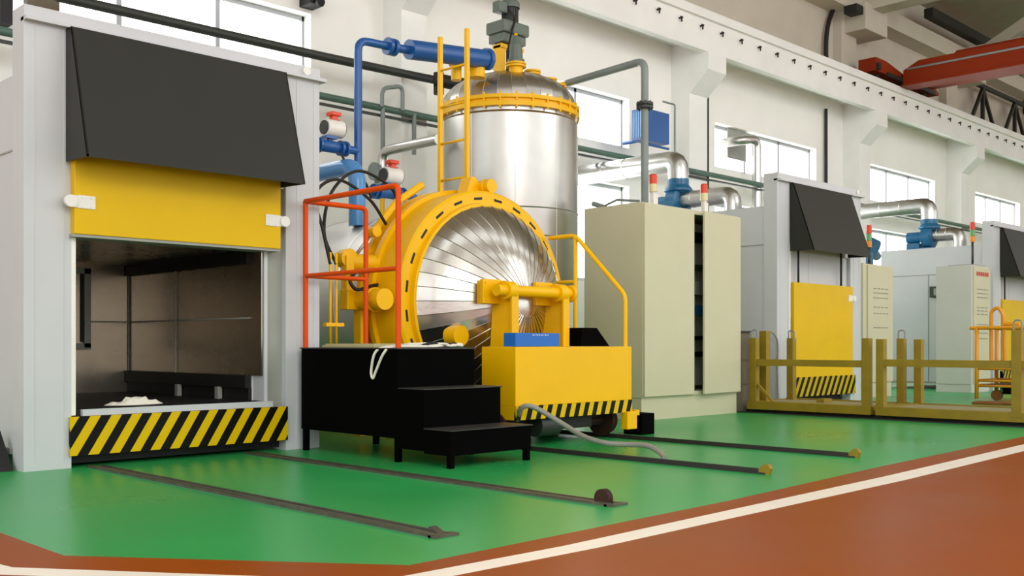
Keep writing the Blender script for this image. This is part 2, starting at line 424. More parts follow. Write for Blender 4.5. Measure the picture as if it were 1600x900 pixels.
a = at('Y', 11.1, 8, 0)
tag(B().box(a.x - .06, a.x + .06, 11.05, 11.2, at('Y', 11.1, 8, 38).z, 6).link('cable_trunking', 'blackr'), 'black vertical trunking on the wall at the top left corner', 'trunking')
a = at('Y', 11.0, 492, 2)
tag(B().box(a.x - .1, a.x + .1, 10.95, 11.2, a.z - .05, a.z + .2).cyl((a.x, 10.95, a.z), (a.x, 10.85, a.z - .05), .05, 10).link('floodlight', 'blackr'), 'small black floodlight on the wall above the left window', 'lamp')
a = at('Y', 10.7, 1327, 17)
tag(B().box(a.x - .16, a.x + .16, 10.45, 10.75, a.z - .1, a.z + .08, .02).link('floodlight', 'blackr'), 'small black floodlight below the pale roof truss', 'lamp')
# grey hangers below the green wall pipe, left
for i, (px, yt, yb) in enumerate(((598, 170, 232), (647, 180, 212))):
    a = at('Y', 10.70, px, yt); c = at('Y', 10.70, px, yb)
    tag(B().tube([(a.x, 10.70, 3.93), (a.x, 10.70, c.z - .25)], .03).link('drop_pipe', 'spipe'), ['grey drop pipe hanging from the green wall pipe, left one', 'grey drop pipe hanging from the green wall pipe, close to the tank'][i], 'pipe')
a = at('Y', 10.66, 597, 145); c = at('Y', 10.66, 629, 145)
tag(B().pipe([(a.x, 10.66, 3.93), (a.x, 10.66, 4.17), (c.x, 10.66, 4.26), (c.x, 10.66, 3.93)], .028, .1).link('pipe_loop', 'spipe'), 'grey inverted-U pipe loop standing on the green wall pipe', 'pipe')
# brown dark panel at top left, behind the near oven
a = at('Y', 11.1, 42, 24); c = at('Y', 11.1, 92, 24)
tag(B().box(a.x, c.x, 11.08, 11.2, 4.2, 5.6).link('brown_panel', 'board'), 'dark brown panel on the wall behind the left oven top', 'panel')

# ------------------------------------------------------------ ovens
def make_oven(x0, label, closed, near=False):
    """front frame spans x0 .. x0+2.34, front plane y 7.15"""
    F = 7.15; R = thing('industrial_oven', label, 'oven', (x0 + 1.17, 8.2, 0), 'grey industrial ovens')
    xl, xr, x1 = x0 + .315, x0 + 1.84, x0 + 2.34
    b = B(); xp = x0 + 2.02
    b.box(x0, xl, F, F + .2, 0, 3.03).box(xp, x1, F, F + .2, 0, 3.03)
    b.box(xl, xp, F + .02, F + .2, 2.1, 3.03)
    for xx in (x0 + .07, xl - .05, xp + .1, x1 - .06): b.box(xx, xx + .006, F - .003, F, .05, 3.0)
    b.link('front_frame', 'oven', R)
    b = B().box(x0, x1, F - .01, F + .2, 3.03, 3.115); b.box(x0 - .0, x1 + .04, F - .05, F + .05, 3.01, 3.035); b.link('header', 'oven', R)
    # insulated body: shell boxes around the chamber
    yb = 9.66 if near else 9.3; ci0, ci1, cz0, cz1 = x0 + .36, x0 + 1.83, .40, 1.60; ye = yb - .09
    b = B(); b.box(x0 + .02, ci0, F + .2, yb, .1, 2.69).box(ci1, x1, F + .2, yb, .1, 2.69).box(ci0, ci1, F + .2, yb, cz1 + .02, 2.69).box(ci0, ci1, ye + .01, yb, .1, cz1 + .02)
    b.link('insulated_body', 'oven', R)
    b = B()
    for z in (2.17,): b.box(x0 + .013, x0 + .02, F + .2, yb, z, z + .012)
    b.box(x0 + .013, x0 + .02, 8.35, 8.362, .1, 2.17); b.box(x0, x0 + .02, F + .25, yb, .1, .14)
    b.link('panel_joint', 'ovendk', R)
    if near:
        b = B(); b.box(ci0, ci0 + .01, F + .2, ye, cz0, cz1).box(ci1 - .01, ci1, F + .04, ye, .6, cz1).box(ci0, ci1, ye - .01, ye, cz0, cz1)
        b.box(ci0, ci1, F + .2, ye, cz1, cz1 + .01)
        b.box(ci0, ci1, ye - .018, ye - .01, 1.06, 1.066).box(ci1 - .018, ci1 - .01, F + .2, ye - .01, 1.06, 1.066)
        lin_ = b.link('chamber_lining', 'inner', R)
        B().box(ci0, ci1, ye - .022, ye - .018, 1.055, 1.068).box(ci1 - .022, ci1 - .018, F + .2, ye - .02, 1.055, 1.068).box(ci1 - .026, ci1 - .014, ye - .026, ye - .014, cz0, cz1).box(ci1 - .024, ci1 - .018, 8.6, 8.61, .6, cz1).link('lining_seam', 'ovendk', lin_)
        b = B(); b.box(ci0, ci1, F + .02, ye - .01, .33, cz0).box(ci1 - .06, ci1 - .01, F + .2, ye - .01, .50, .60)
        b.box(ci1 - .03, ci1, F + .2, ye - .01, cz0, .50); b.box(ci1 - .05, ci1 - .01, F + .2, ye - .03, 1.50, cz1)
        b.box(x0 + .32, xr + .2, F + .1, 8.6, .02, .33)
        b.link('chamber_floor', 'innerdk', R)
        for yy in (7.75, 8.45): B().box(ci1 - .08, ci1 - .04, yy, yy + .05, cz0, .50).link('lining_bracket', 'ovendk', R)
        # hatch on the chamber's back wall
        h = B().box(ci0, 3.93, ye - .04, ye - .02, .86, 1.50); h = h.link('hatch', 'inner', R)
        B().box(3.90, 3.96, ye - .07, ye - .02, .82, 1.55).box(ci0, 3.96, ye - .07, ye - .02, .80, .86).box(ci0, 3.96, ye - .07, ye - .02, 1.50, 1.55).link('hatch_frame', 'ovendk', h)
        B().box(3.87, 3.90, ye - .048, ye - .025, .87, 1.5).link('hatch_gasket', 'blackr', h)
    else:
        B().box(xl, x0 + 2.0, F + .05, F + .12, 1.2, 2.3).box(x0 + .9, x0 + .92, F + .045, F + .05, 1.6, 2.1).link('recess_panel', 'oven', R)
        B().box(xl, xr + .1, F + .1, 8.0, .02, .33).link('undercarriage', 'innerdk', R)
    # jambs and sill
    B().box(xl, xl + .03, F + .0, F + .2, .36, 2.2).link('door_jamb', 'white', R); B().box(xr, xr + .03, F + .03, F + .2, .39, 2.2).link('door_jamb', 'oven', R)
    b = B(); b.box(xr + .03, xr + .05, F + .06, F + .2, .36, 2.2); b.box(xr + .05, xp, F + .06, F + .2, .1, 2.2); b.link('guide_rail', 'ovendk', R)
    B().box(xl + .07, xr + .05, F - .02, F + .12, .355, .40).link('sill', 'oven', R)
    # lift door with latches
    if closed: z0, z1, y0, y1 = .40, 1.685, F - .02, F + .03
    else: z0, z1, y0, y1 = 1.605, 2.35, F - .07, F + .02
    dx0, dx1 = (x0 + .40, x0 + 2.06) if closed else (x0 + .31, x0 + 1.93)
    d = B().box(dx0, dx1, y0, y1, z0, z1, .006).link('lift_door', 'yellow', R)
    zz = (z0 + .22) if not closed else z1 - .17
    for s, xx in ((-1, dx0 + .02), (1, dx1 - .02)):
        if closed and s < 0: continue
        b = B(); b.box(xx - .0, xx - s * .12, y0 - .008, y0, zz - .045, zz + .045, .003)
        b.cyl((xx + s * .05, y0 + .01, zz), (xx + s * .05, y0 - .02, zz), .042, 20); b.box(xx, xx + s * .05, y0 - .006, y0 + .01, zz - .04, zz + .04)
        for q in (.03, .09):
            for w in (-.03, .03): b.cyl((xx - s * q, y0 - .008, zz + w), (xx - s * q, y0 - .013, zz + w), .007, 8)
        b.link('latch', 'white', d)
    if not closed: B().box(dx0 - .01, dx1, y0 + .01, y1 + .12, 1.585, 1.605).link('seal_strip', 'ovendk', d)
    if closed:
        for xx in (x0 + .53, x0 + 1.72): B().tube([(xx, F - .01, z1), (xx, F - .01, 2.2)], .014, 8).link('lift_cable', 'blackr', R)
    # hood
    hx0, hx1 = x0 + .275, x0 + 1.965
    yt = F - .10 if near else F - .06; yb_ = F - .36
    if not near: hx0, hx1 = x0 + .32, x0 + 1.93
    b = B(); t = .012
    b.prism([(F - .01, 3.0), (yt, 3.0), (yb_, 2.105), (yb_, 2.09), (F - .01, 2.10)], 'X', hx0, hx0 + t)
    b.prism([(F - .01, 3.0), (yt, 3.0), (yb_, 2.105), (yb_, 2.09), (F - .01, 2.10)], 'X', hx1 - t, hx1)
    b.prism([(yt, 3.0), (yt + t, 3.0), (yb_ + t, 2.105), (yb_ + t, 2.09), (yb_, 2.09), (yb_, 2.105)], 'X', hx0, hx1)
    b.box(hx0, hx1, yt, F - .01, 2.995, 3.005); b.link('hood', 'hood', R)
    # striped board
    sx0, sx1 = (x0 + .295, x0 + 2.02) if near else (x0 + .40, x0 + 2.12)
    B().box(sx0, sx1, F - .03, F - .01, .085 if near else .14, .353 if near else .405).link('hazard_board', 'stripe' if near else 'stripe3', R)
    b = B().cyl((x1 - .14, F - .012, 3.075), (x1 - .14, F - .035, 3.075), .035, 20); b.link('round_cap', 'white', R)
    return R
make_oven(2.53, 'large grey oven at left with open yellow lift door and black hood', False, True)
make_oven(12.03, 'grey oven behind the yellow platform cars, yellow door closed', True)
far_oven = make_oven(19.53, 'grey oven at the right edge behind the tool trolley', True)

# cloth in the near oven
b = B()
rr = random.Random(3)
for k, (cx_, cy_, w, h, zz) in enumerate(((3.30, 7.42, .11, .07, .02), (3.42, 7.40, .12, .06, .045), (3.53, 7.42, .10, .06, .025))):
    pr = []
    for i in range(9):
        a = 2 * PI * i / 9; q = .7 + .5 * rr.random(); pr.append((cx_ + w * q * math.cos(a), cy_ + h * q * math.sin(a)))
    lo_ = [(p[0], p[1], .402) for p in pr]; hi_ = [(cx_ + (p[0] - cx_) * .6, cy_ + (p[1] - cy_) * .6, .402 + zz * (.6 + .8 * rr.random())) for p in pr]
    b._new(lo_ + hi_ + [(cx_, cy_, .402 + zz)], [(i, (i + 1) % 9, 9 + (i + 1) % 9, 9 + i) for i in range(9)] + [(9 + i, 9 + (i + 1) % 9, 18) for i in range(9)] + [tuple(range(8, -1, -1))])
tag(b.link('rag', 'cloth'), 'crumpled off-white rag lying just inside the open oven', 'rag')
# black wedge left of the near oven
o = B().prism([(7.50, 0), (7.50, .26), (7.25, 0)], 'X', 2.30, 2.50).link('rubber_wedge', 'blackr'); tag(o, 'black wedge on the floor against the left oven side', 'wedge')

# ------------------------------------------------------------ floor rails
def rail_a(xc, label, y0, roller):
    R = thing('floor_rail', label, 'rail', (xc, 5.3, 0), 'sunken oven rails')
    b = B().box(xc - .05, xc + .07, y0, 7.1, 0, .004); b.link('channel_plate', 'gpipe', R)
    B().box(xc - .05, xc - .015, y0, 7.1, .004, .018).box(xc + .045, xc + .06, y0, 7.1, .004, .014).link('rail_bar', 'rail', R)
    B().box(xc - .05, xc + .09, y0 - .03, y0 + .02, .0, .012).link('end_plate', 'rail', R)
    if roller: B().cyl((xc, y0 + .08, .03), (xc + .04, y0 + .08, .03), .05, 20).link('end_roller', 'rust', R)
    else: B().prism([(y0 + .02, .012), (y0 + .08, .035), (y0 + .1, .012)], 'X', xc + .01, xc + .05).link('end_stop', 'rail', R)
rail_a(2.98, 'sunken steel rail from the left oven, nearest to the camera', 3.45, False)
rail_a(4.20, 'sunken steel rail from the left oven ending in a small roller', 3.47, True)
def rail_b(xc, label, y0):
    R = thing('cart_rail', label, 'rail', (xc, 5.3, 0), 'raised cart rails')
    B().box(xc - .022, xc + .022, y0, 7.6, 0, .012).box(xc - .012, xc + .012, y0, 7.6, .012, .034).link('rail_bar', 'steelblk', R)
    b = B(); b.prism([(y0 + .05, .0), (y0 - .02, .0), (y0 - .035, .04), (y0 - .02, .068), (y0 + .01, .068), (y0 + .05, .035)], 'X', xc - .02, xc + .02)
    b.link('end_stop', 'yeld', R); 
rail_b(5.93, 'black raised rail under the yellow cart, nearer one', 3.60)
rail_b(7.28, 'black raised rail under the yellow cart, farther one', 3.66)

# ------------------------------------------------------------ autoclave
AX, AZ = 6.60, 1.225
R = thing('autoclave', 'horizontal polished steel pressure vessel with round yellow locking ring', 'autoclave', (AX, 8.4, 0))
b = B(); b.lathe([(0, 10.2), (.5, 10.15), (.85, 9.9), (.93, 9.7), (.93, 7.5), (.80, 7.35), (0, 7.35)], (AX, 0, AZ), 'Y', 64)
for y in (8.1, 9.0): b.lathe([(.93, y - .02), (.937, y - .015), (.937, y + .015), (.93, y + .02)], (AX, 0, AZ), 'Y', 64)
b.link('vessel_body', 'steel3', R)
b = B(); b.lathe([(.935, 6.95), (1.03, 6.95), (1.05, 6.97), (1.05, 7.30), (.935, 7.30)], (AX, 0, AZ), 'Y', 96, closed=True)
ring = b.link('locking_ring', 'yel2', R)
b = B(); b.lathe([(.94, 7.30), (1.09, 7.30), (1.09, 7.36), (1.02, 7.37), (1.02, 7.46), (1.09, 7.47), (1.09, 7.52), (.94, 7.52)], (AX, 0, AZ), 'Y', 96, closed=True)
b.link('vessel_flange', 'yel2', R)
b = B()
for k in range(24):
    a = 2 * PI * (k + .5) / 24
    vs = []
    for rr_ in (.966, .988):
        for da in (-.052, .052):
            vs.append((AX + rr_ * math.cos(a + da), 6.947, AZ + rr_ * math.sin(a + da)))
    q = [vs[0], vs[1], vs[3], vs[2]]
    b = B(); b.prism([(v[0], v[2]) for v in q], 'Y', 6.947, 6.951); b.link('slot', 'blackr', ring)
B().lathe([(.90, 6.90), (.93, 6.90), (.935, 6.96), (.90, 6.96)], (AX, 0, AZ), 'Y', 96, closed=True).link('door_rim', 'yel2', R)
# domed door: forty flat-sided gores with standing seams
b = B(); NG = 44; prof = []
for i in range(15):
    t = i / 14.0; r = .925 * (1 - t) ; prof.append((r, 6.93 - .50 * (1 - (r / .925) ** 2.0) ** .85 if r < .924 else 6.93))
b.lathe(prof, (AX, 0, AZ), 'Y', NG).crease_meridians((AX, 0, AZ), 'Y')
for k in range(NG):
    a = 2 * PI * k / NG; pts = [(AX + r * math.cos(a), y - .002, AZ + r * math.sin(a)) for r, y in prof[:-2]]
    b.tube(pts, .0035, 5)
door = b.link('domed_door', 'steel', R)
# motor on top of ring, rollers
b = B(); b.cyl((6.68, 6.98, 2.335), (6.68, 7.28, 2.335), .065, 24); b.lathe([(.068, 7.03), (.074, 7.04), (.074, 7.07), (.068, 7.08)], (6.68, 0, 2.335), 'Y', 24)
b.prism([(6.46, 2.24), (6.72, 2.24), (6.68, 2.30), (6.58, 2.42), (6.53, 2.42)], 'Y', 7.1, 7.24); b.link('drive_motor', 'yel2', R)
B().cyl((5.95, 6.60, .925), (5.95, 6.74, .925), .088, 32).link('ring_roller', 'yel2', R)
b = B().cyl((5.42, 6.98, 1.235), (5.42, 7.35, 1.235), .092, 32); b.lathe([(.095, 7.1), (.105, 7.11), (.105, 7.14), (.095, 7.15)], (5.42, 0, 1.235), 'Y', 32)
b.box(5.26, 5.52, 7.30, 7.42, 1.15, 1.33, .01); b.box(5.40, 5.46, 7.3, 7.40, .05, 1.2); b.box(5.28, 5.36, 7.34, 7.42, 1.2, 1.62); b.link('lock_cylinder', 'yel2', R)
b = B().tube([(5.33, 7.42, 1.57), (5.62, 7.36, 1.57)], .075, 20); b.cyl((5.33, 7.36, 1.60), (5.33, 7.46, 1.60), .085, 24); b.link('hinge_boss', 'yel2', R)
B().tube([(5.42, 7.40, 1.63), (5.62, 7.38, 1.88)], .016, 8).link('piston_rod', 'steel2', R)
b = B().tube([(5.60, 7.38, 1.85), (5.86, 7.38, 2.14), (6.16, 7.38, 2.33)], .035, 10); b.cyl((5.58, 7.30, 1.85), (5.58, 7.42, 1.85), .05, 12); b.link('ring_cylinder', 'yel2', R)
# right hand side bolts
b = B().cyl((7.50, 6.88, 1.15), (7.50, 7.0, 1.15), .05, 24); b.link('ring_bolt', 'yel2', R)
for y in (7.6, 9.5):
    B().box(AX - .7, AX + .7, y, y + .12, 0, .5).link('saddle', 'yel2', R)
# vertical hydraulic lines
o = B().tube([(5.0, 7.18, .83), (5.0, 7.18, 1.62)], .012, 8).tube([(5.06, 7.18, .83), (5.06, 7.18, 1.62)], .012, 8).box(4.94, 5.12, 7.15, 7.2, 1.0, 1.03).link('hydraulic_line', 'yel2', R)
b = B()
b.curve([(5.0, 7.18, 1.52), (4.94, 7.2, 1.80), (4.90, 7.25, 2.10), (5.12, 7.25, 2.25), (5.45, 7.25, 2.12), (5.68, 7.3, 1.92)], .014, 8)
b.curve([(5.06, 7.18, 1.52), (5.02, 7.3, 1.80), (5.10, 7.3, 2.15), (5.45, 7.4, 2.38), (5.85, 7.45, 2.28), (5.98, 7.5, 2.1)], .014, 8)
b.link('hydraulic_hose', 'blackr', R)
B().curve([(5.34, 7.3, 1.47), (5.25, 7.25, 1.40), (5.30, 7.22, 1.32), (5.48, 7.25, 1.36), (5.60, 7.28, 1.38)], .016, 8).link('small_hose', 'blackr', R)

# door carrier cart
R = thing('door_cart', 'yellow rail cart with striped skirt carrying the round vessel door', 'cart', (6.65, 6.3, 0))
B().box(5.91, 7.41, 5.90, 6.30, .345, .83, .004).link('ballast_box', 'yel2', R)
b = B(); b.box(5.91, 7.41, 5.895, 5.915, .232, .345); b.link('hazard_skirt', 'stripe2', R)
B().box(5.91, 5.925, 5.915, 6.30, .232, .345).link('side_skirt', 'yel2', R)
B().box(5.98, 7.34, 6.1, 6.86, .12, .30).link('chassis', 'innerdk', R)
for x in (5.93, 7.28):
    for y in (6.12, 6.8):
        B().lathe([(.0, -.05), (.10, -.05), (.125, -.045), (.125, .02), (.15, .025), (.15, .05), (0, .05)] if x < 6.5 else [(.0, .05), (.10, .05), (.125, .045), (.125, -.02), (.15, -.025), (.15, -.05), (0, -.05)], (x, y, .159), 'X', 32).link('wheel', 'rust', R)
b = B().box(7.30, 7.44, 5.86, 5.93, .08, .24, .005).box(7.44, 7.50, 5.88, 5.94, .2, .25); b.link('axle_guard', 'yel2', R)
B().lathe([(0, 0), (.10, 0), (.10, .25), (0, .25)], (6.25, 6.02, .17), 'X', 24).link('gear_motor', 'bpipe', R)
for y in (6.12, 6.8): B().cyl((5.98, y, .159), (7.24, y, .159), .035, 14).link('axle', 'rust', R)
B().box(6.55, 6.95, 5.98, 6.1, .12, .23, .01).link('brake_housing', 'innerdk', R)
for x in (6.22, 6.87):
    b = B(); b.prism([(6.52, .83), (6.50, 1.15), (6.52, 1.38), (6.35, 1.40), (6.24, 1.36), (6.24, .83)], 'X', x, x + .025)
    b.box(x - .03, x + .05, 6.22, 6.245, .83, 1.36, .004)
    b.link('upright_plate', 'yel2', R)
    b = B().box(x - .20, x + .02, 6.40, 6.44, 1.20, 1.41, .006)
    for qx in (-.17, -.02):
        for qz in (1.23, 1.38): b.cyl((x + qx, 6.40, qz), (x + qx, 6.393, qz), .008, 8)
    b.box(x - .16, x + .0, 6.44, 6.52, 1.2, 1.4); b.link('clamp_plate', 'yel2', R)
    B().lathe([(.0, -.06), (.075, -.06), (.08, -.04), (.08, .03), (.05, .06)], (x, 6.28, 1.31), 'X', 32).link('bearing', 'yel2', R)
B().cyl((6.06, 6.28, 1.31), (7.0, 6.28, 1.31), .05, 28).link('cross_tube', 'yel2', R)
B().lathe([(0, -.02), (.075, -.02), (.08, 0), (.06, .03), (0, .03)], (7.0, 6.28, 1.31), 'X', 28).link('end_cap', 'yel2', R)
X = 7.38
b = B().pipe([(X, 5.95, .83), (X, 5.95, 1.30), (X, 6.56, 1.89), (X, 6.90, 1.89)], .021, .06); b.link('handrail', 'yel2', R)
B().tube([(X, 6.56, .83), (X, 6.56, 1.89)], .021).link('rail_post', 'yel2', R)
B().tube([(X, 6.56, 1.45), (X, 6.85, 1.45)], .018).link('mid_rail', 'yel2', R)
b = B().prism([(6.96, .832), (6.98, 1.0), (7.18, 1.0), (7.36, .832)], 'Y', 6.12, 6.28); b.link('black_tub', 'black', R)
# blue box with fine white marks
o = B().box(6.0, 6.535, 5.99, 6.13, .832, .945, .003).link('blue_box', 'blueb'); tag(o, 'small bright blue box standing on top of the yellow cart', 'box')
b = B()
for k in range(12):
    w_ = .006 if k % 3 else .012
    b.box(6.20 + k * .017, 6.20 + k * .017 + w_, 5.988, 5.9905, .925, .930 + .003 * (k % 2))
b.link('fine_print', 'white', o)

# grey hose from cart to floor
pts = [at('Y', 5.95, 808, 656), at('Y', 5.86, 813, 640), at('Y', 5.80, 824, 634), at('Y', 5.74, 842, 640), at('Y', 5.55, 880, 663), at('Y', 5.35, 912, 682), at('Y', 5.15, 945, 692), at('Y', 4.98, 980, 694.5), at('Y', 4.8, 1010, 696), at('Y', 4.65, 1030, 706), at('Y', 4.52, 1039, 722)]
for p in pts: p.z = max(p.z, .022)
tag(B().curve(pts, .021, 10, 6).link('conduit_hose', 'hose'), 'grey hose arching from the cart skirt down to the green floor', 'hose')

# ------------------------------------------------------------ black platform with steps
R = thing('step_platform', 'black sheet metal work platform with three steps', 'platform', (5.0, 6.3, 0))
B().box(4.65, 5.40, 5.84, 7.08, .17, .82, .003).link('platform_body', 'black', R)
B().box(4.64, 5.41, 5.83, 7.09, .815, .824).link('platform_top', 'tread', R)
B().box(4.65, 5.40, 5.55, 5.84, .10, .53, .003).link('step_box', 'black', R)
B().box(4.65, 5.41, 5.54, 5.84, .53, .537).link('tread', 'tread', R)
B().box(4.65, 5.44, 5.27, 5.55, .085, .255, .003).link('step_box', 'black', R)
B().box(4.65, 5.45, 5.26, 5.55, .255, .262).link('tread', 'tread', R)
for x, y, h in ((4.67, 5.29, .09), (5.41, 5.29, .09), (4.67, 5.86, .18), (5.37, 5.86, .18), (4.67, 7.04, .18), (5.37, 7.04, .18)):
    B().box(x - .02, x + .02, y - .02, y + .02, 0, h).link('leg', 'black', R)
# orange railing
x0 = 4.67
b = B().pipe([(x0, 5.86, .82), (x0, 5.86, 2.0), (x0, 7.05, 2.0)], .021, .05); b.tube([(x0, 7.05, .82), (x0, 7.05, 2.0)], .021); b.link('side_railing', 'orange', R)
B().tube([(x0, 5.86, 1.40), (x0, 7.05, 1.40)], .018).link('mid_rail', 'orange', R)
B().pipe([(x0, 7.05, 2.0), (5.27, 7.05, 2.0), (5.27, 7.05, .82)], .021, .05).link('back_railing', 'orange', R)
B().tube([(x0, 7.05, 1.40), (5.27, 7.05, 1.40)], .018).link('mid_rail', 'orange', R)
# tray, rope, cable pile on the platform
o = B().box(4.78, 5.2, 6.3, 6.98, .824, .845, .004).box(4.80, 5.18, 6.32, 6.96, .845, .856).link('board_tray', 'tray'); tag(o, 'worn beige board lying on the black platform behind the railing', 'board')
b = B()
b.curve([(4.9, 5.9, .835), (4.75, 6.02, .835), (4.64, 6.08, .80), (4.632, 6.13, .66), (4.632, 6.11, .60), (4.632, 6.07, .66), (4.635, 5.98, .79), (4.70, 5.95, .832), (4.95, 5.88, .835)], .010, 8)
tag(b.link('rope_loop', 'cloth'), 'white rope loop hanging over the black platform side', 'rope')
b = B(); rr = random.Random(5)
for k in range(5):
    pts = [(4.85 + .1 * i + .02 * rr.random(), 5.93 + .09 * rr.random(), .835 + .02 * rr.random()) for i in range(6)]
    b.curve(pts, .009, 6, 5)
tag(b.link('rope_pile', 'cloth'), 'tangled white ropes lying on the platform edge by the door', 'rope')
b = B(); rr = random.Random(9)
for k in range(3):
    pts = [(4.98 + .08 * i + .02 * rr.random(), 5.95 + .07 * rr.random(), .835 + .03 * rr.random()) for i in range(5)]
    b.curve(pts, .009, 6, 5)
tag(b.link('cable_tangle', 'blackr'), 'dark cables tangled among the white ropes on the platform', 'cable')

# ------------------------------------------------------------ vertical tank
TX, TY, TR = 8.82, 8.92, .84
R = thing('vertical_tank', 'tall shiny steel tank with domed top and yellow flange ring', 'tank', (TX, TY, 0))
b = B().lathe([(0, 1.18), (.3, 1.22), (.62, 1.35), (TR - .02, 1.55), (TR, 1.62), (TR, 3.50), (TR - .03, 3.53), (TR - .03, 3.58), (0, 3.58)], (TX, TY, 0), 'Z', 72)
for z in (2.10, 2.42): b.lathe([(TR, z - .008), (TR + .006, z), (TR, z + .008)], (TX, TY, 0), 'Z', 72)
for k in range(10):
    a = 2 * PI * k / 10 + .25; b.tube([(TX + TR * math.cos(a), TY + TR * math.sin(a), 1.65), (TX + TR * math.cos(a), TY + TR * math.sin(a), 3.5)], .004, 5)
b.link('tank_shell', 'steel2', R)
b = B().lathe([(TR - .06, 3.57), (TR + .02, 3.57), (TR + .02, 3.62), (TR - .01, 3.63), (TR - .01, 3.65), (TR + .02, 3.66), (TR + .02, 3.70), (TR - .06, 3.70)], (TX, TY, 0), 'Z', 96, closed=True)
for k in range(28):
    a = 2 * PI * k / 28; x, y = TX + (TR + .008) * math.cos(a), TY + (TR + .008) * math.sin(a); b.cyl((x, y, 3.545), (x, y, 3.725), .013, 6)
b.link('flange_ring', 'yel2', R)
b = B(); prof = []
for i in range(13):
    t = i / 12 * PI / 2; prof.append(((TR - .02) * math.cos(t), 3.70 + .43 * math.sin(t)))
b.lathe(prof, (TX, TY, 0), 'Z', 30).crease_meridians((TX, TY, 0), 'Z')
for k in range(30):
    a = 2 * PI * k / 30; b.tube([(TX + (r + .001) * math.cos(a), TY + (r + .001) * math.sin(a), h) for r, h in prof[:-2]], .003, 5)
b.link('dome_top', 'steel2', R)
for k in range(4):
    a = PI / 4 + k * PI / 2; B().box(TX + .6 * math.cos(a) - .06, TX + .6 * math.cos(a) + .06, TY + .6 * math.sin(a) - .06, TY + .6 * math.sin(a) + .06, 0, 1.5).link('leg', 'steelblk', R)
def nozzle(x, y, z0, z1, r, name='nozzle'):
    b = B().cyl((x, y, z0), (x, y, z1), r * .7, 20); b.lathe([(0, z1), (r, z1), (r, z1 + .022), (0, z1 + .022)], (x, y, 0), 'Z', 24)
    b.lathe([(0, z1 + .03), (r, z1 + .03), (r, z1 + .052), (0, z1 + .052)], (x, y, 0), 'Z', 24)
    return b.link(name, 'yel2', R)
def tp(px, Y): return at('Y', Y, px, 500).x
for px, Y, z0, z1, r in ((713, 8.75, 3.85, 4.02, .085), (745, 8.65, 3.9, 4.05, .14), (806, 8.55, 3.95, 4.10, .12), (832, 8.7, 4.0, 4.12, .10), (857, 8.75, 3.95, 4.09, .11)):
    nozzle(tp(px, Y), Y, z0, z1, r)
x = tp(873, 8.72)
b = B().pipe([(x, 8.72, 3.85), (x, 8.72, 4.06), (x + .12, 8.75, 4.10)], .06, .1); b.lathe([(0, 4.07), (.10, 4.07), (.10, 4.10), (0, 4.10)], (x, 8.72, 0), 'Z', 24); b.link('elbow_nozzle', 'yel2', R)
# agitator drive
D = thing('agitator_drive', 'grey-green motor and gearbox standing on the tank dome', 'motor', (8.78, 8.9, 4.12))
mx_ = 8.80
B().box(mx_ - .20, mx_ - .12, 8.84, 8.96, 4.12, 4.44).box(mx_ + .12, mx_ + .18, 8.84, 8.96, 4.12, 4.44).box(mx_ - .20, mx_ + .18, 8.82, 8.98, 4.41, 4.455).link('stand', 'yel2', D)
B().cyl((mx_, 8.9, 4.12), (mx_, 8.9, 4.5), .035, 16).link('shaft', 'innerdk', D)
b = B().box(mx_ - .24, mx_ + .20, 8.74, 9.06, 4.58, 4.73, .03).box(mx_ - .22, mx_ + .17, 8.77, 9.03, 4.47, 4.58, .02); b.link('gearbox', 'motor', D)
b = B().cyl((mx_ + .02, 8.9, 4.73), (mx_ + .02, 8.9, 4.95), .095, 28)
for k in range(20):
    a = 2 * PI * k / 20; b.box(mx_ + .02 + .098 * math.cos(a) - .004, mx_ + .02 + .098 * math.cos(a) + .004, 8.9 + .098 * math.sin(a) - .004, 8.9 + .098 * math.sin(a) + .004, 4.75, 4.94)
b.link('motor_body', 'bpipe', D)
B().lathe([(.118, 4.93), (.118, 4.99), (.10, 5.02), (0, 5.03)], (mx_ + .02, 8.9, 0), 'Z', 28).link('fan_cowl', 'motor', D)
B().box(mx_ - .22, mx_ - .08, 8.84, 8.96, 4.84, 4.97, .01).link('terminal_box', 'motor', D)
B().curve([(mx_ - .10, 8.8, 4.88), (mx_ - .06, 8.74, 4.75), (mx_ - .12, 8.72, 4.6), (mx_ - .20, 8.7, 4.4), (mx_ - .22, 8.7, 4.2), (mx_ - .2, 8.7, 4.1)], .013, 8).link('motor_cable', 'blackr', D)
x = tp(806, 8.55)
o = B().lathe([(.105, 4.155), (.105, 4.19), (.085, 4.20), (.075, 4.36), (.03, 4.47), (0, 4.48)], (x, 8.55, 0), 'Z', 12, smooth=False).link('cone_cover', 'motor'); tag(o, 'grey ribbed cone-topped cover on a yellow tank flange', 'cover')
B().cyl((x, 8.55, 4.475), (x, 8.55, 4.50), .02, 10).link('tip_nut', 'yel2', o)

# ladder
R = thing('ladder', 'yellow vertical ladder rising from the vessel beside the tank', 'ladder', (7.0, 7.9, 2.08))
B().box(6.98, 7.02, 8.07, 8.11, 2.08, 4.03).link('stile', 'yel2', R)
B().box(6.98, 7.02, 7.66, 7.70, 2.08, 4.03).link('stile', 'yel2', R)
for z in (2.54, 2.92, 3.30, 3.68): B().tube([(7.0, 7.69, z), (7.0, 8.08, z)], .013, 8).link('rung', 'yel2', R)

